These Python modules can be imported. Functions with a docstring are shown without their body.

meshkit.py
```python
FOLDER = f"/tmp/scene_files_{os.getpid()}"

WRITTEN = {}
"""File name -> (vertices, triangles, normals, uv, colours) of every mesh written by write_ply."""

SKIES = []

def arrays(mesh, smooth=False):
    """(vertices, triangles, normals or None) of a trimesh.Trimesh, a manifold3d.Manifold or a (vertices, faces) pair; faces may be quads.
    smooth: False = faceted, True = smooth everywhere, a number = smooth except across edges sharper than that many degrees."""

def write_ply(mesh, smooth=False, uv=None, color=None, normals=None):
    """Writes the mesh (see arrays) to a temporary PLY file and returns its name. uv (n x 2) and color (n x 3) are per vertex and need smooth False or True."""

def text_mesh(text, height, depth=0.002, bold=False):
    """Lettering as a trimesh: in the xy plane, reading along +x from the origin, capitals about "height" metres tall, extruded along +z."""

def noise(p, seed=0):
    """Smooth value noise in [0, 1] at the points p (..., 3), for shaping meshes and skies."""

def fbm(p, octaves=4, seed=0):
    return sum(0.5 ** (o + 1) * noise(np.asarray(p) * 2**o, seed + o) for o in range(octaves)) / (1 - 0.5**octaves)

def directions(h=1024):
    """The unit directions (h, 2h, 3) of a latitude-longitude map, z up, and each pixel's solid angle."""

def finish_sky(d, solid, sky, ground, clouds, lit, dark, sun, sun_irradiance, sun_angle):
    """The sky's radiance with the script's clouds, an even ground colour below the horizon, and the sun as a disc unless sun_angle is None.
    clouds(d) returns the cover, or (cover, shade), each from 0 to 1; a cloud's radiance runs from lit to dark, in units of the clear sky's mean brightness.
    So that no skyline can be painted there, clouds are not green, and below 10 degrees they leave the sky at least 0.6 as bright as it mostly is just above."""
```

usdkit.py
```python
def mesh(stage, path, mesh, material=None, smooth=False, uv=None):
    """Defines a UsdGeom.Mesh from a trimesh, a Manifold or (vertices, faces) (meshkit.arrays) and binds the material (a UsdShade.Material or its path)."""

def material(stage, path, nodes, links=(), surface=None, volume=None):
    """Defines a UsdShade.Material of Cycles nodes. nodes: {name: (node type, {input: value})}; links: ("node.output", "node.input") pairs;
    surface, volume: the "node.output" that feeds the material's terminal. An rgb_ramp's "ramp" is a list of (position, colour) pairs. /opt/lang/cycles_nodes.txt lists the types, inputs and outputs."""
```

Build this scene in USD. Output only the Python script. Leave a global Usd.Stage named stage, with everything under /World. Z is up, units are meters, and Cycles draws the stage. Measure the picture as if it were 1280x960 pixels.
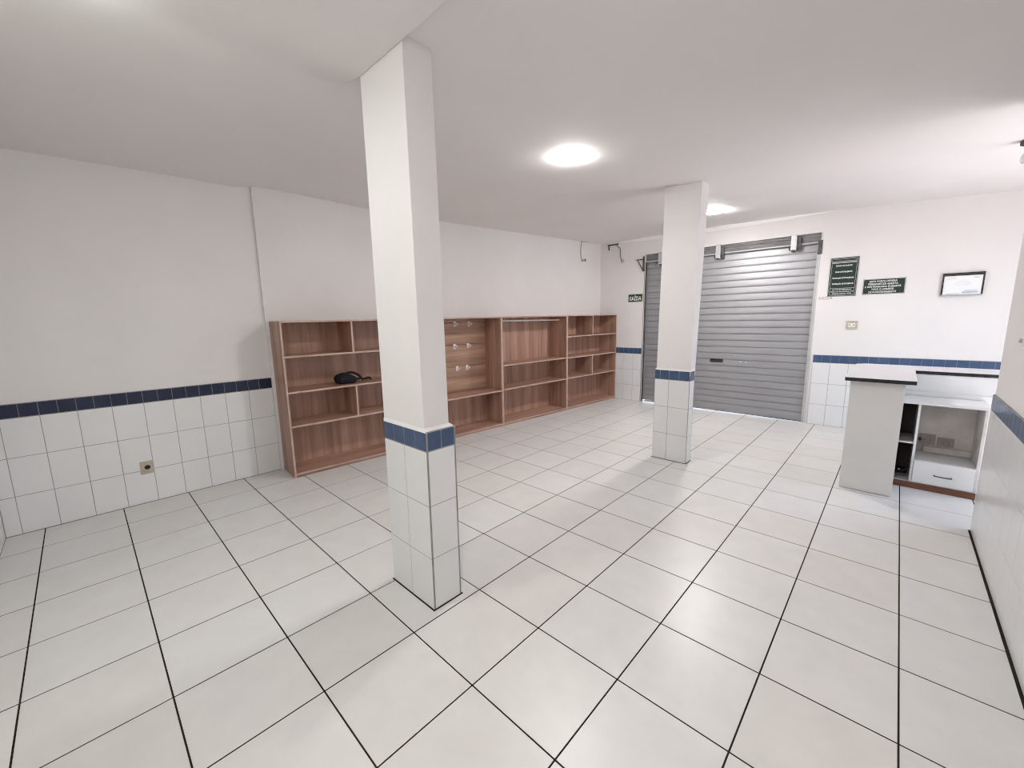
import math, random
import numpy as np, trimesh, shapely
from shapely.geometry import Polygon, box as sbox
from scipy.interpolate import RBFInterpolator
import usdkit, meshkit
from pxr import Usd, UsdGeom, UsdLux, UsdShade, Gf, Sdf

rng = random.Random(7)
stage = Usd.Stage.CreateInMemory()
UsdGeom.SetStageUpAxis(stage, 'Z'); UsdGeom.SetStageMetersPerUnit(stage, 1.0)
stage.SetDefaultPrim(UsdGeom.Xform.Define(stage, '/World').GetPrim())
UsdGeom.Scope.Define(stage, '/World/Looks')

# ------------------------------------------------------------------ camera
CAM = np.array([1.6527, -0.9901, 1.5688])
ROT = np.array([1.6416, 0.6381, -0.5675])       # world -> camera (x right, y down, z forward)
FOC = 508.3779
th = np.linalg.norm(ROT); ax = ROT / th
K = np.array([[0, -ax[2], ax[1]], [ax[2], 0, -ax[0]], [-ax[1], ax[0], 0]])
RM = np.eye(3) + math.sin(th) * K + (1 - math.cos(th)) * K @ K
cam = UsdGeom.Camera.Define(stage, '/World/camera')
M = np.eye(4); M[0, :3] = RM[0]; M[1, :3] = -RM[1]; M[2, :3] = -RM[2]; M[3, :3] = CAM
cam.AddTransformOp().Set(Gf.Matrix4d(M.tolist()))
cam.CreateHorizontalApertureAttr(36.0); cam.CreateFocalLengthAttr(FOC / 1280 * 36)
cam.CreateClippingRangeAttr(Gf.Vec2f(0.02, 500))
cam.CreateExposureAttr(1.64)

# ------------------------------------------------------------------ light
LAMP = 62.0            # radiance of the ceiling lamp diffusers
SKY = 1.4
usdkit.material(stage, '/World/Looks/sky', {
    's': ('sky_texture', {'sky_type': 'multiple_scattering', 'sun_disc': False, 'sun_elevation': 0.9, 'sun_rotation': 0.4}),
    'w': ('mix', {'fac': 0.6, 'color2': (4.6, 4.5, 4.45)}),      # hazy, mostly overcast sky
    'b': ('background_shader', {'strength': 0.118 * SKY})}, [('s.color', 'w.color1'), ('w.color', 'b.color')], surface='b.background')
dome = UsdLux.DomeLight.Define(stage, '/World/sky_dome')
dome.CreateIntensityAttr(1.0)
UsdShade.MaterialBindingAPI.Apply(dome.GetPrim()).Bind(UsdShade.Material.Get(stage, '/World/Looks/sky'))
sun = UsdLux.DistantLight.Define(stage, '/World/sun')
sun.CreateNormalizeAttr(True); sun.CreateIntensityAttr(1.4); sun.CreateAngleAttr(0.53); sun.CreateColorAttr(Gf.Vec3f(1, 0.955, 0.945))
sd = np.array([0.42, 0.10, 1.0]); sd /= np.linalg.norm(sd)      # towards the sun
sun.AddTransformOp().Set(Gf.Matrix4d().SetRotate(Gf.Rotation(Gf.Vec3d(0, 0, 1), Gf.Vec3d(*map(float, sd)))))

# ------------------------------------------------------------------ materials
def mat(name, col, rough=0.5, spec=0.5, metal=0.0, var=0.0, scale=6.0, bump=0.0, bscale=60.0, stretch=(1, 1, 1), col2=None, coat=0.0, detail=4):
    n = {'p': ('principled_bsdf', {'base_color': col, 'roughness': rough, 'specular_ior_level': spec, 'metallic': metal, 'coat_weight': coat})}
    l = []
    if var or col2 is not None:
        a = tuple(c * (1 - var) for c in col); b = col2 if col2 is not None else tuple(min(1, c * (1 + var)) for c in col)
        n.update({'g': ('geometry', {}), 'm': ('mapping', {'scale': stretch}), 'n': ('noise_texture', {'scale': scale, 'detail': float(detail), 'roughness': 0.6}),
                  'r': ('rgb_ramp', {'ramp': [(0.3, a), (0.7, b)]})})
        l += [('g.position', 'm.vector'), ('m.vector', 'n.vector'), ('n.fac', 'r.fac'), ('r.color', 'p.base_color')]
    if bump:
        n.update({'g2': ('geometry', {}), 'n2': ('noise_texture', {'scale': bscale, 'detail': 3.0}), 'u': ('bump', {'strength': bump, 'distance': 0.004})})
        l += [('g2.position', 'n2.vector'), ('n2.fac', 'u.height'), ('u.normal', 'p.normal')]
    return usdkit.material(stage, '/World/Looks/' + name, n, l, surface='p.BSDF')

def wood(name, stretch, dark, mid, light, rough=0.42):
    n = {'p': ('principled_bsdf', {'roughness': rough, 'specular_ior_level': 0.4}),
         'g': ('geometry', {}), 'm': ('mapping', {'scale': stretch}), 'n': ('noise_texture', {'scale': 1.0, 'detail': 5.0, 'roughness': 0.65, 'distortion': 0.2}),
         'm2': ('mapping', {'scale': tuple(s * 0.28 for s in stretch)}), 'n2': ('noise_texture', {'scale': 1.0, 'detail': 2.0}),
         'x': ('mix', {'fac': 0.45}), 'r': ('rgb_ramp', {'ramp': [(0.34, dark), (0.5, mid), (0.66, light)]})}
    l = [('g.position', 'm.vector'), ('m.vector', 'n.vector'), ('g.position', 'm2.vector'), ('m2.vector', 'n2.vector'), ('n.fac', 'x.color1'), ('n2.fac', 'x.color2'),
         ('x.color', 'r.fac'), ('r.color', 'p.base_color')]
    return usdkit.material(stage, '/World/Looks/' + name, n, l, surface='p.BSDF')

WD, WM, WL = (0.265, 0.146, 0.104), (0.425, 0.247, 0.180), (0.56, 0.352, 0.268)
MT = {
    'plaster': mat('plaster', (0.80, 0.775, 0.765), 0.75, 0.25, var=0.025, scale=1.6, bump=0.06, bscale=14),
    'ceiling': mat('ceiling_paint', (0.835, 0.81, 0.80), 0.8, 0.2, var=0.02, scale=1.1, bump=0.05, bscale=9),
    'white_paint': mat('white_paint', (0.90, 0.885, 0.88), 0.55, 0.4),
    'tile': mat('white_wall_tile', (0.80, 0.80, 0.80), 0.22, 0.5, var=0.02, scale=3),
    'blue': mat('blue_border_tile', (0.052, 0.092, 0.18), 0.25, 0.5, var=0.18, scale=9),
    'blue_shaded': mat('shaded_border_tile', (0.014, 0.021, 0.056), 0.25, 0.5, var=0.2, scale=9),  # same blue tile, darkened: the left wall's shade is put into the colour
    'grout': mat('grey_grout', (0.30, 0.295, 0.29), 0.9, 0.1, var=0.2, scale=8),
    'floor_grout': mat('dark_floor_grout', (0.030, 0.024, 0.020), 0.95, 0.1, var=0.3, scale=5),
    'wood_v': wood('walnut_upright_grain', (26, 26, 1.1), WD, WM, WL),
    'wood_h': wood('walnut_level_grain', (2.2, 1.4, 34), WD, (0.40, 0.24, 0.165), (0.52, 0.34, 0.24)),
    'wood_s': wood('walnut_shelf_grain', (26, 1.2, 30), WD, WM, WL),
    'edge': wood('walnut_edge_band', (9, 9, 9), (0.44, 0.30, 0.25), (0.52, 0.37, 0.315), (0.60, 0.44, 0.38)),
    'plinth_wood': wood('brown_plinth_wood', (3, 25, 30), (0.075, 0.026, 0.014), (0.125, 0.046, 0.024), (0.18, 0.072, 0.038)),
    'steel': mat('galvanised_steel', (0.37, 0.37, 0.385), 0.48, 0.5, metal=0.55, var=0.07, scale=5, stretch=(0.5, 1, 6), bump=0.05, bscale=30),
    'steel_light': mat('light_steel', (0.56, 0.57, 0.58), 0.42, 0.5, metal=0.4, var=0.08, scale=12),
    'steel_grey': mat('dark_grey_steel', (0.21, 0.20, 0.20), 0.6, 0.4, metal=0.3, var=0.35, scale=14, stretch=(0.4, 1, 4)),
    'steel_dark': mat('grimy_steel', (0.10, 0.095, 0.09), 0.6, 0.4, metal=0.3, var=0.35, scale=20),
    'chrome': mat('brushed_rail', (0.88, 0.88, 0.87), 0.3, 0.5, metal=0.15),
    'black': mat('black_plastic', (0.012, 0.012, 0.013), 0.4, 0.5),
    'fabric': mat('black_fabric', (0.014, 0.013, 0.016), 0.75, 0.3, var=0.4, scale=60, bump=0.5, bscale=300),
    'laminate': mat('white_laminate', (0.72, 0.71, 0.69), 0.4, 0.5, var=0.03, scale=4),
    'counter_top': mat('pale_counter_laminate', (0.66, 0.63, 0.64), 0.28, 0.5, var=0.02, scale=6),
    'inner': mat('soiled_white_laminate', (0.62, 0.57, 0.53), 0.55, 0.3, var=0.16, scale=5),
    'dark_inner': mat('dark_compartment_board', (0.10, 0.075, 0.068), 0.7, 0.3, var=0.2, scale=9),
    'beige': mat('aged_beige_plastic', (0.50, 0.44, 0.34), 0.5, 0.5, var=0.12, scale=40),
    'dull_beige': mat('dull_grey_beige_plastic', (0.34, 0.30, 0.265), 0.6, 0.4, var=0.15, scale=40),
    'brownish': mat('brown_plastic', (0.22, 0.15, 0.11), 0.5, 0.5),
    'white_plastic': mat('white_plastic', (0.82, 0.81, 0.79), 0.35, 0.5),
    'sign_green': mat('dark_green_sign', (0.012, 0.026, 0.022), 0.35, 0.5),
    'exit_green': mat('green_exit_sign', (0.012, 0.034, 0.013), 0.4, 0.5),
    'exit_edge': mat('pale_green_print', (0.55, 0.70, 0.42), 0.5, 0.4),
    'sign_white': mat('white_print', (0.85, 0.87, 0.84), 0.5, 0.3),
    'sign_silver': mat('silver_print', (0.5, 0.51, 0.5), 0.4, 0.5),
    'red_print': mat('faded_red_print', (0.36, 0.20, 0.20), 0.6, 0.3),
    'paper': mat('certificate_paper', (0.84, 0.86, 0.86), 0.6, 0.3),
    'blue_print': mat('blue_grey_print', (0.30, 0.36, 0.50), 0.6, 0.3),
    'pink_print': mat('pale_pink_print', (0.72, 0.60, 0.62), 0.6, 0.3),
    'frame': mat('dark_frame_moulding', (0.03, 0.022, 0.022), 0.25, 0.5),
    'wire': mat('grey_wire', (0.20, 0.18, 0.15), 0.6, 0.4),
    'pavement': mat('concrete_pavement', (0.60, 0.56, 0.535), 0.9, 0.2, var=0.15, scale=2),
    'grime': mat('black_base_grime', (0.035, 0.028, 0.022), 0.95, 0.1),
}
FT = [mat('floor_tile_%s' % w, c, 0.34, 0.5, var=0.035, scale=5.5, col2=tuple(x * 1.04 for x in c), detail=6, bump=0.04, bscale=120)
      for w, c in (('warm', (0.685, 0.668, 0.647)), ('pale', (0.705, 0.692, 0.675)), ('cool', (0.695, 0.688, 0.675)))]
MT['lamp'] = usdkit.material(stage, '/World/Looks/lamp_diffuser', {'e': ('emission', {'color': (1.0, 0.98, 0.965), 'strength': LAMP})}, surface='e.emission')
MT['lamp_dim'] = usdkit.material(stage, '/World/Looks/lamp_diffuser_dim', {'e': ('emission', {'color': (0.97, 1.0, 0.955), 'strength': LAMP * 0.5})}, surface='e.emission')
for k_, f_ in (('lamp_far', 1.6), ('lamp_mid', 0.9), ('lamp_added', 0.70)):
    MT[k_] = usdkit.material(stage, '/World/Looks/%s_diffuser' % k_, {'e': ('emission', {'color': (1.0, 0.98, 0.965), 'strength': LAMP * f_})}, surface='e.emission')
MT['bulb'] = mat('bulb_glass', (0.85, 0.85, 0.84), 0.3, 0.5)

# ------------------------------------------------------------------ helpers
USED = {}
def path_for(name, parent=None):
    base = (str(parent.GetPath()) if parent is not None else '/World') + '/' + name
    k = USED.get(base, 0); USED[base] = k + 1
    return base if k == 0 else '%s_%03d' % (base, k)
def meta(p, label=None, cat=None, group=None, kind=None):
    for k, v in (('label', label), ('category', cat), ('group', group), ('kind', kind)):
        if v: p.SetCustomDataByKey(k, v)
    return p
def thing(name, label, cat=None, loc=(0, 0, 0), rotz=0.0, group=None, kind=None):
    x = UsdGeom.Xform.Define(stage, path_for(name)); x.AddTranslateOp().Set(Gf.Vec3d(*map(float, loc)))
    if rotz: x.AddRotateZOp().Set(float(rotz))
    return meta(x.GetPrim(), label, cat, group, kind)
def part(name, geom, m, parent, smooth=False, label=None):
    g = usdkit.mesh(stage, path_for(name, parent), geom, MT[m] if isinstance(m, str) else m, smooth=smooth)
    return meta(g.GetPrim(), label)
def copy(root, name, label, cat, loc, rotz=0.0, group=None):
    r = thing(name, label, cat, loc, rotz, group)
    r.GetReferences().AddInternalReference(root.GetPath()); r.SetInstanceable(True)
    return r

_s = np.array([[x, y, z] for x in (-1, 1) for y in (-1, 1) for z in (-1, 1)], float)
def _cv(h, c):
    out = []
    for k in range(3):
        d = np.full(3, c); d[k] = 0
        out.append(_s * (np.asarray(h) - d))
    return np.vstack(out)
_CF = trimesh.convex.convex_hull(trimesh.PointCloud(_cv((1, 1, 1), 0.2)).vertices)
_map = {tuple(np.round(v, 4)): i for i, v in enumerate(_cv((1, 1, 1), 0.2))}
_F = np.array([[_map[tuple(np.round(_CF.vertices[i], 4))] for i in f] for f in _CF.faces])
def cb(x0, x1, y0, y1, z0, z1, c=0.001):
    """box with chamfered edges"""
    lo = np.array([min(x0, x1), min(y0, y1), min(z0, z1)]); hi = np.array([max(x0, x1), max(y0, y1), max(z0, z1)])
    h = (hi - lo) / 2; c = min(c, 0.45 * h.min())
    return trimesh.Trimesh(_cv(h, c) + (lo + hi) / 2, _F.copy(), process=False)
def join(*g): return trimesh.util.concatenate([x for x in g])
def ext(poly, h): return trimesh.creation.extrude_polygon(poly, h, engine='earcut')
def wallxz(poly, y0, y1):
    """polygon in (x, z) pushed from y0 to y1 (y1 > y0)"""
    m = ext(poly, y1 - y0); v = m.vertices
    m.vertices = np.stack([v[:, 0], y1 - v[:, 2], v[:, 1]], 1)
    return m
def cyl(p0, p1, r, n=20):
    return trimesh.creation.cylinder(r, segment=[p0, p1], sections=n)
def tube(pts, r, n=8):
    pts = np.asarray(pts, float); out = []
    t = np.gradient(pts, axis=0); t /= np.linalg.norm(t, axis=1, keepdims=True)
    ref = np.array([0.31, 0.52, 0.79]); a = np.cross(t, ref); a /= np.linalg.norm(a, axis=1, keepdims=True); b = np.cross(t, a)
    ang = np.linspace(0, 2 * np.pi, n, endpoint=False); r = np.broadcast_to(r, len(pts))
    V = (pts[:, None] + r[:, None, None] * (np.cos(ang)[None, :, None] * a[:, None] + np.sin(ang)[None, :, None] * b[:, None])).reshape(-1, 3)
    F = []
    for i in range(len(pts) - 1):
        for k in range(n):
            q = [i * n + k, i * n + (k + 1) % n, (i + 1) * n + (k + 1) % n, (i + 1) * n + k]
            F += [[q[0], q[1], q[2]], [q[0], q[2], q[3]]]
    for k in range(1, n - 1):
        F += [[0, k + 1, k]]; o = (len(pts) - 1) * n; F += [[o, o + k, o + k + 1]]
    m = trimesh.Trimesh(V, F, process=False); trimesh.repair.fix_normals(m); return m
def lathe(profile, n=40):
    m = trimesh.creation.revolve(np.asarray(profile, float), sections=n); return m
def spline(pts, n=30):
    from scipy.interpolate import CubicSpline
    p = np.asarray(pts, float); t = np.r_[0, np.cumsum(np.linalg.norm(np.diff(p, axis=0), axis=1))]
    return CubicSpline(t, p)(np.linspace(0, t[-1], n))
def text_xz(s, h, cx, cz, y, depth=0.0012, bold=True, maxw=None):
    """lettering standing on a wall that faces -y, centred on cx, cz"""
    m = meshkit.text_mesh(s, h, depth, bold); v = m.vertices.copy()
    lo, hi = v.min(0), v.max(0)
    if maxw and hi[0] - lo[0] != maxw: v[:, 0] = (v[:, 0] - lo[0]) * (maxw / (hi[0] - lo[0])) + lo[0]
    lo, hi = v.min(0), v.max(0)
    m.vertices = np.stack([v[:, 0] - (lo[0] + hi[0]) / 2 + cx, y - v[:, 2], v[:, 1] - h / 2 + cz], 1)
    return m

# ------------------------------------------------------------------ the setting
YB, XR = 6.2, 2.175            # face of the back wall, face of the right partition
XA = 3.5                       # far side of the entrance bay
U = np.array([0.0653, 0.9979]); U /= np.linalg.norm(U); NRM = np.array([U[1], -U[0]])    # along and out of the long shelf wall
A0 = np.array([-3.084, 0.381])                                                        # its start (back of the shelving)
WEND = A0 + U * ((YB - A0[1]) / U[1])

# floor tiles of 45 cm over dark grout
floor = thing('floor', 'off-white ceramic floor tiles with dark joints', kind='structure')
room = Polygon([(-3.098, -1.548), (XR - 0.012, -1.548), (XR - 0.012, 3.30), (XR + 0.16, 3.30), (XR + 0.16, 2.46), (XA, 2.46), (XA, YB + 0.05), (WEND[0] + 0.0, YB + 0.05), (WEND[0], YB - 0.012), (A0[0], 0.37), (-3.098, 0.37)])
P1 = (-0.472, -0.053, 0.166, 0.36); P2 = (-0.262, 0.117, 3.34, 3.482)
holes = shapely.union_all([sbox(p[0] - 0.006, p[2] - 0.006, p[1] + 0.006, p[3] + 0.006) for p in (P1, P2)])
part('grout', cb(-3.3, XA + 0.1, -1.7, YB + 0.2, -0.06, -0.0012, 0.0), 'floor_grout', floor)
T, G = 0.45, 0.0062
def slab(poly, z0, z1): 
    m = ext(poly, z1 - z0); m.apply_translation([0, 0, z0]); return m
for i in range(-8, 9):
    for j in range(-4, 15):
        sq = sbox(i * T + G / 2, j * T + G / 2, (i + 1) * T - G / 2, (j + 1) * T - G / 2)
        q = sq.intersection(room).difference(holes)
        for q in getattr(q, 'geoms', [q]):
            if q.is_empty or q.area < 2e-4 or q.geom_type != 'Polygon': continue
            b = q.bounds; tone = FT[rng.randrange(3)]; dz = rng.uniform(-0.0003, 0.0003)
            if abs(q.area - (b[2] - b[0]) * (b[3] - b[1])) < 1e-6:
                g = cb(b[0], b[2], b[1], b[3], -0.012, dz, 0.0012)
            else:
                g = slab(q.simplify(0.0005), -0.012, dz)
            part('tile', g, tone, floor)

# tiling of a wall: rows of white tiles 20 x 30 and a border of blue 10 x 10, on a thin grout bed
def tiling(parent, origin, along, out, length, first, rows=3, top=True, first_blue=None, bed=True, y_white=0.20, t=0.011, border='blue'):
    """first: width of the first white tile; along/out: unit vectors in plan"""
    along, out = np.asarray(along, float), np.asarray(out, float)
    def place(s0, s1, z0, z1, d0, d1, c=0.0012):
        m = cb(s0, s1, d0, d1, z0, z1, c); v = m.vertices
        m.vertices = np.stack([origin[0] + along[0] * v[:, 0] + out[0] * v[:, 1], origin[1] + along[1] * v[:, 0] + out[1] * v[:, 1], v[:, 2]], 1)
        if along[0] * out[1] - along[1] * out[0] < 0: m.invert()
        return m
    g = 0.0036
    if bed: part('grout', place(0, length, 0.0, 1.008 if top else 0.9, -0.006, t - 0.0022, 0.0), 'grout', parent)
    s0 = 0.0
    while s0 < length - 0.012:
        s1 = min(length, s0 + (first if s0 == 0 else y_white))
        if length - s1 < 0.03: s1 = length
        for r in range(rows):
            part('tile', place(s0 + g / 2, s1 - g / 2, 0.30 * r + (0.003 if r == 0 else g / 2), 0.30 * (r + 1) - g / 2 - (0.0 if r < 2 else 0.001), 0, t), 'tile', parent)
        s0 = s1
    s0 = 0.0; fb = first_blue if first_blue else (first if first <= 0.1 else first - 0.1)
    while top and s0 < length - 0.012:
        s1 = min(length, s0 + (fb if s0 == 0 else 0.10))
        if length - s1 < 0.03: s1 = length
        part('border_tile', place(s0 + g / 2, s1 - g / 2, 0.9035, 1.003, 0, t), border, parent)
        s0 = s1

# left wall, the part nearer the camera
wl = thing('wall_left', 'white plaster wall left of the shelving, tiled below', kind='structure')
part('plaster', cb(-3.35, -3.111, -1.75, 0.36, 0, 3.06, 0), 'plaster', wl)
tiling(wl, (-3.111, -1.548), (0, 1), (1, 0), 1.548 + 0.352, 1.548 - 1.465, border='blue_shaded')  # border in the darkened copy of the blue tile, shade painted in
# left wall behind the shelving: stands a little proud and runs askew
wf = thing('wall_left_001', 'white plaster wall above the shelving, a little proud of its neighbour', kind='structure')
q0, q1 = A0 - U * 0.03, WEND + U * 0.15
corn = [q0, q1, q1 - NRM * 0.25, q0 - NRM * 0.25]
part('plaster', slab(Polygon(corn), 0.0, 3.10), 'plaster', wf)

# back wall with the shutter opening
wb = thing('wall_back', 'white wall around the roller shutter, tiled below', kind='structure')
OX0, OX1, OZ = -1.785, 0.762, 2.69
part('plaster', wallxz(Polygon([(-2.95, 0), (OX0, 0), (OX0, OZ), (OX1, OZ), (OX1, 0), (XA + 0.2, 0), (XA + 0.2, 3.1), (-2.95, 3.1)]), YB, YB + 0.22), 'plaster', wb)
tiling(wb, (-2.33, YB), (1, 0), (0, -1), -1.80 + 2.33, 0.165)
tiling(wb, (0.805, YB), (1, 0), (0, -1), 2.70 - 0.805, 0.20)
strip_top = Polygon([(-2.66, 2.972), (-1.47, 2.922), (-0.79, 2.914), (0.3, 2.924), (1.08, 2.950), (1.08, 3.02), (-2.66, 3.02)])
trim = thing('trim_1', 'bright white strip where the back wall meets the ceiling', kind='structure')
part('strip', wallxz(strip_top, YB - 0.012, YB + 0.001), 'white_paint', trim)

# right partition, ends before the back wall
wr = thing('wall_right', 'white partition wall at the right edge, tiled below', kind='structure')
part('plaster', cb(XR + 0.010, XR + 0.15, -1.75, 3.30, 0, 3.06, 0.002), 'plaster', wr)
tiling(wr, (XR + 0.010, 3.30), (0, -1), (-1, 0), 3.30 + 1.548, 0.09)
# wall behind the camera
wn = thing('wall_front', 'white wall behind the camera, tiled below', kind='structure')
part('plaster', cb(-3.35, XR + 0.15, -1.75, -1.56, 0, 3.06, 0), 'plaster', wn)
tiling(wn, (-3.099, -1.559), (1, 0), (0, 1), 1.9, 0.14)
# entrance bay right of the partition, open to the street
wa = thing('wall_entrance', 'white wall of the entrance bay with its open street doorway', kind='structure')
DY0, DY1, DZ = 3.35, 5.2, 2.5
m = wallxz(Polygon([(2.2, 0), (DY0, 0), (DY0, DZ), (DY1, DZ), (DY1, 0), (YB + 0.2, 0), (YB + 0.2, 3.1), (2.2, 3.1)]), 0, 0.18)
v = m.vertices; m.vertices = np.stack([XA + v[:, 1], v[:, 0], v[:, 2]], 1); m.invert()
part('plaster', m, 'plaster', wa)
part('return_wall', cb(XR + 0.15, XA, 2.28, 2.46, 0, 3.06, 0), 'plaster', wa)

# ceiling: uneven plaster, fitted through the heights read along its edges
cs = np.array([(-3.125, -1.56, 2.82), (-3.125, -1.2, 2.83), (-3.125, -.08, 2.865), (-3.125, .2, 2.868), (-3.09, .36, 2.893), (-3.018, 1.389, 2.883), (-2.941, 2.577, 2.889),
    (-2.848, 4.009, 2.925), (-2.716, 6.03, 2.978), (-2.69, 6.2, 2.974), (-.09, .24, 2.842), (-.48, .24, 2.842), (.134, 3.345, 2.869), (-.228, 3.345, 2.875), (.13, 3.53, 2.875),
    (-1.47, 6.2, 2.992), (-.79, 6.2, 2.985), (.2, 6.2, 2.968), (1.04, 6.2, 2.947), (2.47, 6.2, 2.874), (3.6, 6.2, 2.86), (3.6, -1.6, 2.84), (.5, -1.56, 2.84), (3.4, 2, 2.86), (1.5, 1.7, 2.86),
    (-.42, 1.92, 2.862), (-1.5, .9, 2.868), (-.3, 4.84, 2.915), (1.9, 4.2, 2.87)])
rbf = RBFInterpolator(cs[:, :2], cs[:, 2], smoothing=2e-3, kernel='thin_plate_spline')
def smooth01(t): t = np.clip(t, 0, 1); return t * t * (3 - 2 * t)
def ceil_z(x, y):
    x, y = np.broadcast_arrays(np.asarray(x, float), np.asarray(y, float))
    z = rbf(np.stack([x.ravel(), y.ravel()], 1)).reshape(x.shape)
    # the plaster drops slightly on the near side of the first pillar
    z = z - 0.032 * (1 - smooth01((y - 0.166) / 0.02)) * smooth01((x + 0.75) / 0.3) * (1 - smooth01((x - 1.2) / 1.2))
    # the plaster lifts towards a crease that runs left from the second pillar, then settles again
    d = (y - 3.42) - (x + 0.27) * 0.71
    z = z + 0.036 * np.where(d < 0, np.clip(1 + d / 0.40, 0, 1) ** 1.3, np.exp(-np.maximum(d, 0) / 0.9)) * smooth01((x + 2.1) / 1.0) * (1 - smooth01((x + 0.22) / 0.25))
    return z
nx, ny = 220, 240
gx, gy = np.linspace(-3.42, XA + 0.25, nx), np.unique(np.r_[np.linspace(-1.82, YB + 0.28, 240), np.linspace(0.16, 0.192, 9)])
ny = len(gy)
X, Y = np.meshgrid(gx, gy, indexing='ij'); Z = ceil_z(X, Y) + 0.004 * (meshkit.fbm(np.stack([X * 1.3, Y * 1.3, X * 0], -1), 3, 5) - 0.5)
idx = np.arange(nx * ny).reshape(nx, ny)
lowq = np.stack([idx[:-1, :-1], idx[:-1, 1:], idx[1:, 1:], idx[1:, :-1]], -1).reshape(-1, 4)
low = np.stack([X, Y, Z], -1).reshape(-1, 3); top = low + [0, 0, 0.16]
per = np.r_[idx[:, 0], idx[-1, 1:], idx[-2::-1, -1], idx[0, -2:0:-1]]
side = np.stack([per, np.roll(per, -1), np.roll(per, -1) + nx * ny, per + nx * ny], -1)
ce = usdkit.mesh(stage, path_for('ceiling'), (np.vstack([low, top]), np.vstack([lowq, lowq[:, ::-1] + nx * ny, side])), MT['ceiling'], smooth=40)
meta(ce.GetPrim(), 'uneven off-white plaster ceiling', kind='structure')

# ground outside
pv = usdkit.mesh(stage, path_for('pavement'), join(cb(-12, 14, YB + 0.2, 22, -0.3, -0.03, 0), cb(XA + 0.1, 14, -8, YB + 0.2, -0.3, -0.03, 0)), MT['pavement'])
meta(pv.GetPrim(), 'concrete pavement outside the shop', kind='structure')

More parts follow.
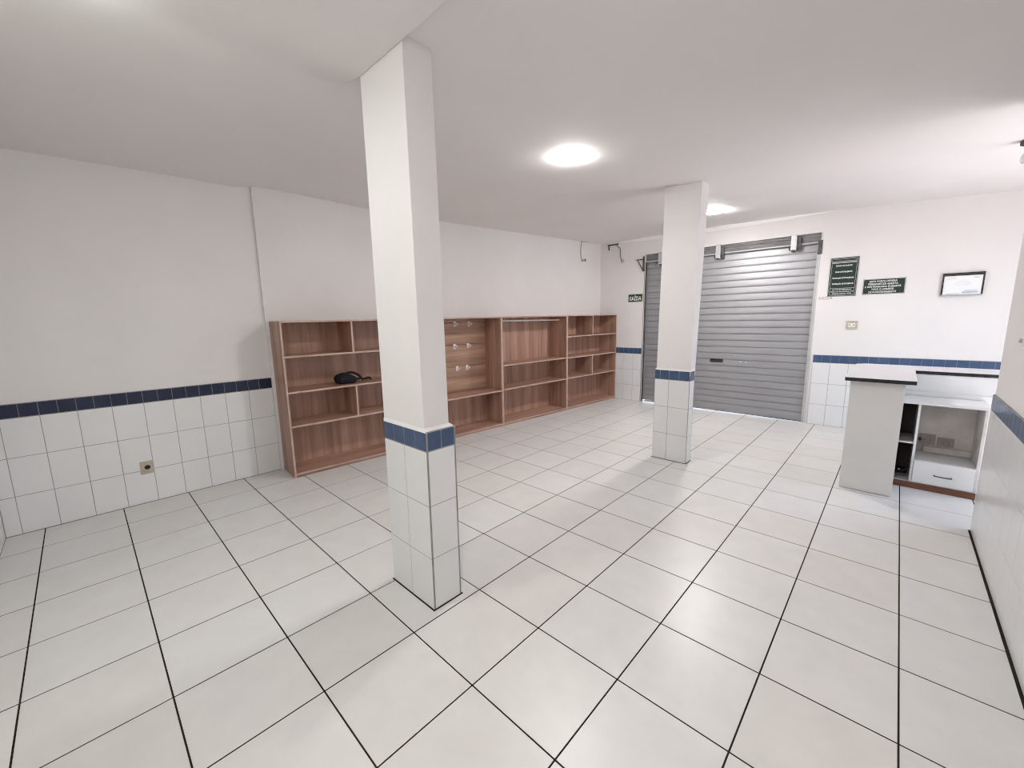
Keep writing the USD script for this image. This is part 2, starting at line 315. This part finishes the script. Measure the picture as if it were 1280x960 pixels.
# ------------------------------------------------------------------ pillars
def pillar(label, base, shaft0, shaft1, ztop, cols_front, cols_side, blues_front, nblue_side):
    x0, x1, y0, y1 = base; t = 0.010
    p = thing('pillar', label, 'pillar', ((x0 + x1) / 2, (y0 + y1) / 2, 0))
    ox, oy = (x0 + x1) / 2, (y0 + y1) / 2
    def L(m): m.apply_translation([-ox, -oy, 0]); return m
    a, b = shaft0, shaft1
    vs = np.array([(a[0], a[2], 0.95), (a[1], a[2], 0.95), (a[1], a[3], 0.95), (a[0], a[3], 0.95), (b[0], b[2], ztop), (b[1], b[2], ztop), (b[1], b[3], ztop), (b[0], b[3], ztop)])
    hull = trimesh.convex.convex_hull(np.vstack([vs + np.array(o) for o in ((0.0015, 0, 0), (-0.0015, 0, 0), (0, 0.0015, 0), (0, -0.0015, 0))]))
    part('shaft', L(hull), 'plaster', p)
    part('grout', L(cb(x0 + 0.002, x1 - 0.002, y0 + 0.002, y1 - 0.002, 0.0, 1.006, 0.0005)), 'grout', p)
    part('mortar_cap', L(trimesh.convex.convex_hull(np.array([(x0 + .001, y0 + .001, 1.0), (x1 - .001, y0 + .001, 1.0), (x1 - .001, y1 - .001, 1.0), (x0 + .001, y1 - .001, 1.0),
        (a[0] - .002, a[2] - .004, 1.022), (a[1] + .004, a[2] - .004, 1.022), (a[1] + .004, a[3] + .004, 1.022), (a[0] - .002, a[3] + .004, 1.022)]))), 'white_paint', p)
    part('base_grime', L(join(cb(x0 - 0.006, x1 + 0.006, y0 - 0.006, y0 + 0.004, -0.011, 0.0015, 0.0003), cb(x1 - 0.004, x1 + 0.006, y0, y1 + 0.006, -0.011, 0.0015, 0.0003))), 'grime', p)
    g = 0.0019
    for face in range(4):
        n = cols_front if face in (0, 2) else cols_side
        bl = blues_front if face in (0, 2) else np.linspace(0, 1, nblue_side + 1)
        W = (x1 - x0) if face in (0, 2) else (y1 - y0)
        def at(s0, s1, z0, z1):
            if face == 0: return cb(x0 + s0, x0 + s1, y0, y0 + t, z0, z1, 0.0009)
            if face == 2: return cb(x0 + s0, x0 + s1, y1 - t, y1, z0, z1, 0.0009)
            if face == 1: return cb(x1 - t, x1, y0 + s0, y0 + s1, z0, z1, 0.0009)
            return cb(x0, x0 + t, y0 + s0, y0 + s1, z0, z1, 0.0009)
        inset = 0.004 if face in (0, 2) else 0.0125
        for c0, c1 in zip(n[:-1], n[1:]):
            e0 = inset if c0 == 0 else g; e1 = inset if c1 == 1 else g
            for r in range(3):
                part('tile', L(at(c0 * W + e0, c1 * W - e1, 0.3 * r + (0.004 if r == 0 else g), 0.3 * (r + 1) - g)), 'tile', p)
        for c0, c1 in zip(bl[:-1], bl[1:]):
            e0 = inset if c0 == 0 else g * 1.6; e1 = inset if c1 == 1 else g * 1.6
            part('border_tile', L(at(c0 * W + e0, c1 * W - e1, 0.905, 1.001)), 'blue', p)
    return p
pillar('white square pillar nearest the camera, blue and white tiles at its foot', P1, (-0.468, -0.074, 0.172, 0.33), (-0.484, -0.093, 0.172, 0.33), 2.90, [0, .5, 1], [0, 1], [0, .25, .5, .75, 1], 2)
pillar('slim white pillar farther back, in front of the roller shutter', P2, (-0.245, 0.115, 3.345, 3.48), (-0.229, 0.134, 3.345, 3.535), 2.93, [0, .42, 1], [0, 1], [0, .155, .425, .70, 1], 1)

# ------------------------------------------------------------------ lamps
def ceiling_lamp(label, x, y, m='lamp'):
    z = float(ceil_z(x, y))
    l = thing('ceiling_lamp', label, 'ceiling lamp', (x, y, z))
    part('base_ring', lathe([(0, 0.02), (0.119, 0.02), (0.119, -0.003), (0, -0.003)]), 'white_plastic', l, smooth=40)
    a = np.linspace(0, np.pi / 2, 9)
    part('diffuser', lathe([(0.124 * math.cos(t), -0.0035 - 0.030 * math.sin(t)) for t in a]), m, l, smooth=40)
    return l
ceiling_lamp('glowing round ceiling lamp in the middle of the ceiling, larger in view', -0.40, 1.92, 'lamp_mid')
ceiling_lamp('glowing round ceiling lamp half hidden behind the far pillar', -0.235, 4.87, 'lamp_far')
ceiling_lamp('dimmer round ceiling lamp above and left of the camera', -0.50, -0.90, 'lamp_dim')
ceiling_lamp('added unseen lamp above the camera, brightens the right side of the room', 1.45, -1.05, 'lamp_added')  # added out of view to light the near pillar's right face and the floor
# bare bulb of the entrance bay
bx, by = 2.250, 4.18; bz = float(ceil_z(bx, by))
bl = thing('pendant_bulb', 'bare bulb in a dark socket on the ceiling at the right edge', 'bulb', (bx, by, bz))
part('socket', lathe([(0, 0.01), (0.05, 0.01), (0.048, -0.03), (0.026, -0.04), (0.02, -0.06), (0, -0.06)], 24), 'steel_dark', bl, smooth=40)
part('bulb', lathe([(0.012, -0.058), (0.016, -0.075), (0.034, -0.11), (0.038, -0.14), (0.028, -0.165), (0.0, -0.176)], 24), 'bulb', bl, smooth=50)

# ------------------------------------------------------------------ shelving units along the left wall
ANG = math.degrees(math.atan2(U[1], U[0]))
DEP, TH = 0.388, 0.018
def shelf_unit(label, s0, s1, h, shelves, dividers, board=None):
    """local x along the wall, local y into the wall, origin at the front left foot"""
    p = A0 + NRM * (DEP + 0.004) + U * s0
    t = thing('shelving_unit', label, 'shelving unit', (p[0], p[1], 0.0), ANG, 'walnut shelving units along the left wall')
    W = s1 - s0
    def lift(g):
        v = g.vertices.copy(); v[:, 2] *= 1 + 0.0056 * (v[:, 0] + s0); g.vertices = v; return g
    def panel(name, g, m, e):
        g, e = lift(g), lift(e)
        o = part(name, g, m, t); part('edge_band', e, 'edge', o); return o
    E = 0.0015
    def upright(name, x, z0, z1, y0=0.0, y1=DEP):
        panel(name, cb(x, x + TH, y0 + E, y1, z0, z1, 0.0005), 'wood_v', cb(x, x + TH, y0, y0 + E, z0, z1, 0.0004))
    def level(name, x0, x1, z, y0=0.0, y1=DEP - 0.008):
        panel(name, cb(x0, x1, y0 + E, y1, z - TH, z, 0.0005), 'wood_s', cb(x0, x1, y0, y0 + E, z - TH, z, 0.0004))
    upright('side_panel', 0, 0, h); upright('side_panel', W - TH, 0, h)
    level('top_panel', TH, W - TH, h, 0.0, DEP)
    level('bottom_panel', TH, W - TH, 0.045)
    part('plinth', lift(cb(TH, W - TH, 0.012, 0.03, 0, 0.027, 0.001)), 'wood_s', t)
    zb = board if board else 0.0
    part('back_panel', lift(cb(TH, W - TH, DEP - 0.008, DEP, 0.0, (board or h) - TH, 0.0005)), 'wood_v', t)
    for z in shelves: level('shelf', TH, W - TH, z, 0.002)
    for x, z0, z1 in dividers: upright('divider', x - TH / 2, z0, z1 - TH, 0.004, DEP - 0.008)
    if board:                                                     # slotted display boards, grain running level
        cuts = [board, 0.902, 1.212, 1.52, h - TH]
        for a, b in zip(cuts[:-1], cuts[1:]):
            part('display_board', lift(cb(TH, W - TH, DEP - 0.022, DEP - 0.008, a + 0.0022, b - 0.0022, 0.0015)), 'wood_h', t)
        part('slot_backing', lift(cb(TH, W - TH, DEP - 0.008, DEP, board - TH, h - TH, 0.0005)), 'dark_inner', t)
    return t, p
uA, pA = shelf_unit('walnut shelving unit at the left end, black bag on its shelf', 0.0, 1.425, 1.592, [1.247, 0.889, 0.540], [(0.700, 1.247, 1.592), (0.703, 0.540, 0.889)])
uB, pB = shelf_unit('walnut unit with slotted hook boards, half behind the near pillar', 1.427, 2.862, 1.592, [0.538], [], board=0.538)
uC, pC = shelf_unit('walnut shelving unit with a bright hanging rail under its top', 2.864, 4.340, 1.592, [0.900, 0.546], [])
uD, pD = shelf_unit('walnut shelving unit at the far right end, by the corner', 4.342, 5.830, 1.592, [1.247, 0.893, 0.548], [(0.728, 1.247, 1.592), (0.728, 0.548, 0.893)])
part('hanging_rail', tube([(TH, 0.17, 1.555), (0.5, 0.17, 1.555), (1.0, 0.17, 1.555), (1.476 - TH, 0.17, 1.555)], 0.0125, 14), 'chrome', uC, smooth=50, label='bright metal hanging rail')

# white hooks in the slotted boards
hook0 = None
for k, (s, z, txt) in enumerate(((2.30, 1.535, 'white hook on the slotted board, top row left'), (2.55, 1.535, 'white hook on the slotted board, top row right'),
        (2.282, 1.222, 'white hook on the slotted board, middle row left'), (2.52, 1.222, 'white hook on the slotted board, middle row right'),
        (2.315, 0.905, 'white hook on the slotted board, bottom row left'), (2.49, 0.905, 'white hook on the slotted board, bottom row right'))):
    q = A0 + NRM * (0.004 + 0.0225) + U * s
    if hook0 is None:
        hook0 = thing('hook', txt, 'hook', (q[0], q[1], z), ANG, 'white hooks on the slotted boards')
        part('plate', cb(-0.021, 0.021, -0.007, 0.0, -0.05, 0.02, 0.002), 'white_plastic', hook0)
        part('prong', tube(spline([(0, -0.004, -0.018), (0, -0.03, -0.024), (0, -0.052, -0.020), (0, -0.062, 0.004)], 12), 0.011, 10), 'white_plastic', hook0, smooth=50)
    else:
        copy(hook0, 'hook', txt, 'hook', (q[0], q[1], z), ANG, 'white hooks on the slotted boards')

# black bag on the first unit
q = A0 + NRM * (0.004 + DEP - 0.18) + U * 0.715
bag = thing('bag', 'small crumpled black fabric bag with its strap trailing on the shelf', 'bag', (q[0], q[1], 0.8935), ANG)
m = trimesh.creation.icosphere(4); v = m.vertices.copy()
v = np.sign(v) * np.abs(v) ** 0.8 * [0.12, 0.09, 0.066]; v *= (1 + 0.28 * (meshkit.fbm(v * 22 + 3, 3, 2) - 0.5))[:, None]
v[:, 2] = np.maximum(v[:, 2], -0.05); v[:, 2] += 0.052; v[:, 2] *= 1 - 0.25 * smooth01((v[:, 0] + 0.02) / 0.12); m.vertices = v + [-0.06, 0, 0.0]
part('pouch', m, 'fabric', bag, smooth=True)
part('flap', tube(spline([(-0.15, -0.06, 0.075), (-0.09, -0.082, 0.088), (-0.03, -0.075, 0.075), (0.0, -0.05, 0.045)], 16), 0.010, 8), 'fabric', bag, smooth=True)
part('handle', tube(spline([(-0.07, -0.02, 0.102), (-0.01, -0.03, 0.118), (0.05, -0.035, 0.098), (0.10, -0.04, 0.05), (0.11, -0.045, 0.018)], 20), 0.014, 8), 'fabric', bag, smooth=True)
def ribbon(pts, w, t):
    pts = spline(pts, 24); V = []; F = []
    for p in pts: V += [p + [0, -w / 2, -t], p + [0, w / 2, -t], p + [0, w / 2, t], p + [0, -w / 2, t]]
    for i in range(len(pts) - 1):
        for k in range(4):
            a, b = i * 4 + k, i * 4 + (k + 1) % 4; F += [[a, b, b + 4], [a, b + 4, a + 4]]
    F += [[0, 2, 1], [0, 3, 2]]; o = (len(pts) - 1) * 4; F += [[o, o + 1, o + 2], [o, o + 2, o + 3]]
    m = trimesh.Trimesh(np.array(V), F, process=False); trimesh.repair.fix_normals(m); return m
part('strap', ribbon([(0.02, -0.03, 0.03), (0.09, -0.05, 0.040), (0.16, -0.03, 0.032), (0.215, 0.0, 0.036), (0.235, 0.01, 0.016)], 0.045, 0.008), 'fabric', bag)
part('buckle', cb(0.075, 0.095, -0.07, -0.03, 0.022, 0.034, 0.003), 'steel_light', bag)

# ------------------------------------------------------------------ roller shutter
dr = thing('door_1', 'closed grey steel roller shutter in the back wall', 'roller shutter', (0, YB, 0), kind='structure')
pitch, zb0 = 0.1045, 0.030
prof_z = np.array([0, 0.007, 0.010, 0.022, 0.038, 0.055, 0.072, 0.088, 0.100, pitch])
SX0, SX1 = OX0 + 0.012, OX1 - 0.012
for k in range(26):
    z0 = zb0 + k * pitch
    bulge = np.array([0.0, 0.0, 0.011, 0.0125, 0.012, 0.0105, 0.009, 0.0075, 0.006, 0.0])
    pts = [(0.060 - b, z) for b, z in zip(bulge, prof_z)] + [(0.0635 - b * 0.9, z) for b, z in zip(bulge[::-1], prof_z[::-1])]
    m = ext(Polygon(pts).buffer(0), SX1 - SX0); vv = m.vertices          # (y, z) section pushed along x
    sag = 0.0035 * rng.uniform(-1, 1)
    m.vertices = np.stack([SX0 + vv[:, 2], vv[:, 0], vv[:, 1] + z0 - (0.022 * (vv[:, 2] / (SX1 - SX0)) if k == 0 else 0) * (vv[:, 1] < 0.012)], 1)
    m.invert() if m.volume < 0 else None
    part('slat', m, 'steel', dr, smooth=35)
for x0, x1, mm in ((OX0 - 0.012, OX0 + 0.030, 'steel_dark'), (OX1 - 0.032, OX1 + 0.012, 'steel_light')):
    part('guide_rail', join(cb(x0, x1, 0.012, 0.022, 0, 2.56, 0.001), cb(x0 if x0 < -1 else x1 - 0.006, x0 + 0.006 if x0 < -1 else x1, -0.004, 0.085, 0, 2.685, 0.001)), mm, dr)
part('head_rail', cyl((OX0 + 0.01, 0.018, 2.562), (OX1 + 0.03, 0.018, 2.562), 0.012, 14), 'steel_light', dr, smooth=50)
part('angle_bar', join(cb(OX0 + 0.25, OX1 - 0.33, 0.012, 0.03, 2.640, 2.652, 0.001), cb(OX0 + 0.001, OX1 - 0.001, 0.026, 0.032, 2.575, 2.689, 0.001)), 'steel_grey', dr)  # bar, plus a plate in darker grey in front of the top slats
for bx_ in (-1.50, -0.555, 0.452):
    o = part('roller_bracket', join(cb(bx_ - 0.035, bx_ + 0.035, -0.035, -0.025, 2.49, 2.70, 0.003), cb(bx_ - 0.035, bx_ - 0.028, -0.03, 0.05, 2.47, 2.66, 0.002), cb(bx_ + 0.03, bx_ + 0.037, -0.03, 0.05, 2.47, 2.66, 0.002)), 'steel_light', dr)
    part('roller', cyl((bx_ - 0.055, -0.005, 2.515), (bx_ + 0.06, -0.005, 2.515), 0.026, 20), 'steel_dark', o, smooth=50)
    part('bracket_back', cb(bx_ + 0.04, bx_ + 0.085, -0.012, 0.03, 2.48, 2.66, 0.003), 'steel_dark', o)
part('handle_slot', cb(-0.600, -0.405, 0.036, 0.052, 0.822, 0.876, 0.004), 'black', dr, label='black handle slot')
part('handle_lip', cb(-0.590, -0.395, 0.026, 0.046, 0.842, 0.850, 0.002), 'steel_dark', dr)
part('lock', join(cyl((-0.135, 0.034, 0.843), (-0.135, 0.056, 0.843), 0.014, 20), cyl((-0.06, 0.034, 0.842), (-0.06, 0.056, 0.842), 0.011, 20)), 'steel_light', dr, smooth=40)
part('side_stop', cb(0.735, 0.785, -0.012, 0.012, 2.40, 2.585, 0.002), 'steel_dark', dr)
ab = thing('wall_bracket', 'small black angle bracket at the top left corner of the shutter', 'bracket', (-1.845, YB, 2.5))
part('arm', cb(-0.10, 0.045, -0.035, -0.02, 0.098, 0.115, 0.002), 'steel_dark', ab)
part('wall_plate', cb(0.018, 0.045, -0.02, 0.0, -0.10, 0.16, 0.002), 'steel_dark', ab)
part('brace', tube([(-0.075, -0.028, 0.10), (-0.03, -0.028, 0.02), (0.03, -0.024, -0.085)], 0.009, 8), 'steel_dark', ab)

# ------------------------------------------------------------------ signs on the back wall
def board(name, label, x0, x1, z0, z1, m, cat='sign', th=0.006):
    t = thing(name, label, cat, ((x0 + x1) / 2, YB, z0))
    part('plate', cb(-(x1 - x0) / 2, (x1 - x0) / 2, -th, 0, 0, z1 - z0, 0.001), m, t)
    return t, (x1 - x0), (z1 - z0)
def rect_line(w0, w1, z0, z1, t, y, d=0.0008):
    return join(cb(w0, w1, y - d, y, z0, z0 + t, 0), cb(w0, w1, y - d, y, z1 - t, z1, 0), cb(w0, w0 + t, y - d, y, z0, z1, 0), cb(w1 - t, w1, y - d, y, z0, z1, 0))
es, W, H = board('exit_sign', 'small dark green SAÍDA exit sign left of the shutter', -2.10, -1.812, 1.858, 2.005, 'exit_green')
part('border', rect_line(-W / 2 + 0.002, W / 2 - 0.002, 0.002, H - 0.002, 0.007, -0.006), 'exit_edge', es)
part('lettering', text_xz('SAÍDA', 0.070, 0, H / 2 - 0.008, -0.006, 0.002, True, 0.235), 'sign_white', es)
b1, W, H = board('safety_sign', 'tall dark green safety sign with white lines of text', 0.892, 1.195, 1.815, 2.327, 'sign_green')
part('border', join(rect_line(-W / 2 + 0.004, W / 2 - 0.004, 0.006, H - 0.006, 0.004, -0.006), rect_line(-W / 2 + 0.020, W / 2 - 0.020, 0.020, H - 0.020, 0.003, -0.006),
     cb(-W / 2 + 0.02, W / 2 - 0.02, -0.0068, -0.006, H - 0.052, H - 0.046, 0), cb(-W / 2 + 0.02, W / 2 - 0.02, -0.0068, -0.006, H - 0.074, H - 0.060, 0), cb(-W / 2 + 0.02, W / 2 - 0.02, -0.0068, -0.006, 0.104, 0.109, 0)), 'sign_silver', b1)
for tx, z, w, h in (('Extintor de Incêndio', 0.405, 0.172, 0.020), ('Saída de Emergência', 0.325, 0.180, 0.020), ('Iluminação de Emergência', 0.245, 0.225, 0.020), ('Sinalização de Emergência', 0.168, 0.225, 0.020)):
    part('lettering', text_xz(tx, h, 0, z, -0.006, 0.0015, True, w), 'sign_white', b1)
for tx, z, w in (('EM CASO DE EMERGÊNCIA', 0.088, 0.205), ('Corpo de Bombeiros 193', 0.063, 0.245), ('Polícia Militar 190', 0.038, 0.20)):
    part('lettering', text_xz(tx, 0.012, 0, z, -0.006, 0.0015, True, w), 'sign_white', b1)
b2, W, H = board('notice_sign', 'wide low dark green notice with five white lines of capitals', 1.259, 1.666, 1.822, 2.018, 'sign_green')
part('border', rect_line(-W / 2 + 0.002, W / 2 - 0.002, 0.002, H - 0.002, 0.006, -0.006), 'sign_silver', b2)
for k, (tx, w) in enumerate((('ESTA PORTA DEVERÁ', 0.265), ('PERMANECER ABERTA', 0.285), ('E DESTRANCADA DURANTE', 0.345), ('TODO O HORÁRIO', 0.215), ('DE FUNCIONAMENTO', 0.265))):
    part('lettering', text_xz(tx, 0.021, -0.008, 0.163 - 0.0335 * k, -0.006, 0.0015, True, w), 'sign_white', b2)
st = thing('wall_lettering', 'small faded red SAÍDA lettering on the wall under the tall sign', 'lettering', (0.875, YB, 1.775))
part('lettering', text_xz('SAÍDA', 0.036, 0, 0.022, 0.0005, 0.0015, False, 0.155), 'red_print', st)
# framed certificate, leaning forward a little at the top
fr = thing('certificate_frame', 'framed certificate on the back wall near the partition', 'picture frame', (2.150, YB, 1.768))
W, H, D, Fw = 0.335, 0.262, 0.028, 0.014
part('frame', join(cb(-W / 2, W / 2, -D, 0, 0, Fw, 0.002), cb(-W / 2, W / 2, -D, 0, H - 0.034, H, 0.002), cb(-W / 2, -W / 2 + Fw, -D, 0, Fw, H - 0.034, 0.002), cb(W / 2 - Fw, W / 2, -D, 0, Fw, H - 0.034, 0.002)), 'frame', fr)
part('lower_rail', cb(-W / 2 + 0.002, W / 2 - 0.002, -D - 0.001, -D, 0.001, Fw - 0.002, 0.0003), 'steel_light', fr)
pp = part('certificate', cb(-W / 2 + Fw, W / 2 - Fw, -D + 0.006, -D + 0.010, Fw, H - 0.034, 0.0003), 'paper', fr)
yy = -D + 0.006
part('print', join(cb(0.005, 0.13, yy - 0.0006, yy, 0.030, 0.042, 0), cb(0.02, 0.12, yy - 0.0006, yy, 0.052, 0.058, 0), cb(-0.12, -0.02, yy - 0.0006, yy, 0.022, 0.026, 0)), 'blue_print', pp)
part('print', join(cb(-0.13, -0.05, yy - 0.0006, yy, 0.192, 0.198, 0), cb(0.085, 0.125, yy - 0.0006, yy, 0.195, 0.208, 0), cb(-0.05, 0.06, yy - 0.0006, yy, 0.12, 0.124, 0), cb(-0.06, 0.07, yy - 0.0006, yy, 0.14, 0.144, 0), cb(-0.05, 0.05, yy - 0.0006, yy, 0.16, 0.164, 0)), 'pink_print', pp)

# ------------------------------------------------------------------ outlets and wires
def outlet_xz(label, x, y, z, w, h, mplate='beige', two=True):
    t = thing('wall_outlet', label, 'wall outlet', (x, y, z))
    part('plate', cb(-w / 2, w / 2, -0.010, 0, 0, h, 0.004), mplate, t)
    part('module', cb(-w * 0.30, w * 0.30, -0.014, -0.009, h * 0.28, h * 0.72, 0.002), 'white_plastic' if mplate == 'beige' else mplate, t)
    for sx in (-1, 1):
        part('socket_hole', cyl((sx * w * 0.17, -0.0145, h / 2), (sx * w * 0.17, -0.012, h / 2), 0.008, 14), 'brownish', t)
    return t
outlet_xz('beige wall outlet on the back wall below the green signs', 1.190, YB, 1.370, 0.118, 0.113)
# left wall, low: old square plate with one round hole
t = thing('wall_outlet', 'old beige outlet with one dark round hole, low on the left tiled wall', 'wall outlet', (-3.100, -0.703, 0.268))
part('plate', cb(0, 0.008, -0.052, 0.04, 0, 0.112, 0.003), 'beige', t)
part('rim', cb(0.006, 0.012, -0.034, 0.026, 0.022, 0.09, 0.002), 'beige', t)
part('socket_hole', cyl((0.008, -0.004, 0.058), (0.0128, -0.004, 0.058), 0.020, 20), 'black', t)
# right partition: round plate
t = thing('wall_switch', 'small round white plate on the partition at the right edge', 'switch', (XR + 0.010, 2.672, 1.400))
m = lathe([(0, 0), (0.036, 0), (0.034, 0.010), (0.02, 0.014), (0, 0.014)], 28); m.apply_transform(trimesh.transformations.rotation_matrix(-np.pi / 2, [0, 1, 0]))
part('plate', m, 'white_plastic', t, smooth=40)
part('knob', cyl((-0.012, 0.006, 0.006), (-0.026, 0.006, 0.006), 0.012, 16), 'steel_light', t, smooth=40)
# hanging wires near the far left corner
def wallp(s, z, d): q = A0 + NRM * d + U * s; return (q[0], q[1], z)
b = np.array(wallp(5.20, 2.60, 0.0))
t = thing('hanging_wire', 'thin grey wire with a connector hanging on the shelf wall near the corner', 'wire', b)
zc = float(ceil_z(b[0] + .01, b[1])) - 0.004
pts = [np.array(wallp(5.20, zc, 0.008)) - b, np.array(wallp(5.185, 2.85, 0.007)) - b, np.array(wallp(5.19, 2.72, 0.007)) - b, np.array(wallp(5.20, 2.66, 0.012)) - b]
part('wire', tube(spline(pts, 16), 0.0055, 8), 'wire', t, smooth=True)
pts = [np.array(wallp(5.20 + 0.09 * k, zc + 0.004 * k, 0.006)) - b for k in range(0, 5)]
part('surface_cable', tube(pts, 0.0055, 8), 'wire', t, smooth=True)
c = np.array(wallp(5.235, 2.635, 0.03)) - b
m = lathe([(0, -0.022), (0.026, -0.02), (0.034, 0.0), (0.028, 0.02), (0, 0.024)], 20); m.apply_translation(c); part('connector', m, 'beige', t, smooth=40)
m = cyl(c + np.array([0.02, 0.012, 0]), c + np.array([0.038, 0.02, 0.004]), 0.022, 16); part('cap', m, 'steel_dark', t, smooth=40)
def bwz(px, z): return (px, -0.008, z)
t = thing('hanging_wire', 'dark bracket and curling wire with a round end, high on the back wall', 'wire', (-2.35, YB, 2.60))
part('bracket', join(cb(-0.20, 0.02, -0.02, 0.0, 0.330, 0.352, 0.003), cb(-0.185, -0.165, -0.016, 0.0, 0.25, 0.335, 0.003)), 'steel_dark', t)
part('wire', tube(spline([bwz(-0.01, 0.335), bwz(0.02, 0.29), bwz(0.06, 0.26), bwz(0.065, 0.18), bwz(0.075, 0.10), bwz(0.09, 0.045)], 26), 0.007, 8), 'wire', t, smooth=True)
m = lathe([(0, 0), (0.03, 0), (0.034, 0.016), (0.022, 0.03), (0, 0.034)], 20); m.apply_transform(trimesh.transformations.rotation_matrix(np.pi / 2, [1, 0, 0])); m.apply_translation([0.115, 0, 0.02])
part('end_cap', m, 'beige', t, smooth=40)

# ------------------------------------------------------------------ reception counter
rc = thing('reception_counter', 'white L-shaped reception counter with dark-edged top, open shelves and drawer', 'counter', (1.39, 3.66, 0))
def C(x0, x1, y0, y1, z0, z1, c=0.001): return cb(x0 - 1.39, x1 - 1.39, y0 - 3.66, y1 - 3.66, z0, z1, c)
CT = 0.992
part('end_panel', C(1.390, 1.745, 3.66, 3.678, 0.004, CT), 'laminate', rc)
part('side_panel', C(1.390, 1.408, 3.679, 4.96, 0.004, CT), 'laminate', rc)
part('side_panel', C(1.727, 1.745, 3.679, 4.94, 0.004, CT), 'laminate', rc)
part('front_panel', C(1.409, 2.43, 4.942, 4.96, 0.004, CT), 'laminate', rc)
part('fascia', C(1.746, 2.43, 4.44, 4.458, 0.06, CT), 'laminate', rc)
part('fascia_strip', C(1.746, 2.43, 4.428, 4.4395, 0.796, 0.835), 'laminate', rc)
Lp = Polygon([(-0.040, -0.045), (0.418, -0.045), (0.422, 0.86), (1.06, 0.86), (1.06, 1.34), (0.05, 1.34), (-0.04, 1.25)])
m = ext(Lp.buffer(-0.002, join_style=2), 0.030); m.apply_translation([0, 0, CT]); top_ = part('countertop', m, 'black', rc, label='pale countertop with a black edge')
m = ext(Lp, 0.0035); m.apply_translation([0, 0, CT + 0.030]); part('laminate_sheet', m, 'counter_top', top_)
part('desk_surface', C(1.746, 2.275, 4.03, 4.4275, 0.772, 0.795, 0.002), 'laminate', rc)
part('plinth', C(1.746, 2.262, 4.035, 4.055, 0.0, 0.052), 'plinth_wood', rc, label='brown wooden plinth')
part('bottom_board', C(1.746, 2.262, 4.056, 4.4395, 0.036, 0.056), 'inner', rc)
part('divider', C(1.852, 1.869, 4.055, 4.4395, 0.0565, 0.7715), 'laminate', rc)
part('right_panel', C(2.244, 2.262, 4.055, 4.4395, 0.0565, 0.7715), 'inner', rc)
part('shelf', C(1.746, 1.8515, 4.06, 4.4295, 0.405, 0.420), 'inner', rc)
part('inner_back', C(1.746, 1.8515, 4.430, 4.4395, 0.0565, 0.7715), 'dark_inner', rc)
part('inner_back', C(1.8695, 2.2435, 4.430, 4.4395, 0.26, 0.7715), 'inner', rc)
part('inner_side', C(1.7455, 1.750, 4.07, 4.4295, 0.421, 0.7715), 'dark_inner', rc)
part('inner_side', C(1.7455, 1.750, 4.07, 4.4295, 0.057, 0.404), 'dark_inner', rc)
part('drawer_top', C(1.8695, 2.2435, 4.075, 4.4295, 0.250, 0.264), 'laminate', rc)
part('back_ledge', C(1.93, 2.2435, 4.395, 4.4295, 0.266, 0.322, 0.003), 'inner', rc)
d = part('drawer', join(C(1.871, 2.243, 4.050, 4.068, 0.058, 0.262, 0.002), C(1.88, 2.235, 4.0685, 4.40, 0.07, 0.24, 0.001)), 'laminate', rc)
hp = [(2.006, 4.050, 0.150), (2.008, 4.030, 0.150), (2.018, 4.024, 0.150), (2.06, 4.022, 0.149), (2.10, 4.024, 0.148), (2.110, 4.030, 0.148), (2.112, 4.050, 0.148)]
part('drawer_handle', tube(np.array(hp) - [1.39, 3.66, 0], 0.005, 8), 'steel_dark', d, smooth=True)
# outlets inside the counter
t1 = outlet_xz('square outlet with a black plug inside the open counter', 1.955, 4.430, 0.335, 0.105, 0.100, 'dull_beige')
plug = thing('plug', 'black plug in the outlet inside the counter', 'plug', (1.905, 4.4195, 0.385))
part('body', cyl((0, 0, 0), (0, -0.03, 0), 0.013, 16), 'black', plug, smooth=40)
part('pin', cyl((0, 0.004, 0), (0, 0, 0), 0.005, 10), 'steel_light', plug)
t2 = outlet_xz('outlet with two round sockets inside the counter, right of the plugged one', 2.075, 4.430, 0.332, 0.105, 0.085, 'dull_beige')
ad = thing('power_adapter', 'small black adapter with a white dot in the lower left compartment', 'adapter', (1.797, 4.30, 0.0575))
part('body', cb(-0.035, 0.04, -0.03, 0.03, 0, 0.05, 0.006), 'black', ad)
part('dot', cyl((-0.012, -0.032, 0.036), (-0.012, -0.029, 0.036), 0.008, 14), 'white_plastic', ad)
part('cable', tube(spline([(0.036, 0.0, 0.02), (0.048, 0.03, 0.012), (0.03, 0.07, 0.008), (-0.02, 0.10, 0.008)], 16), 0.004, 8), 'black', ad, smooth=True)
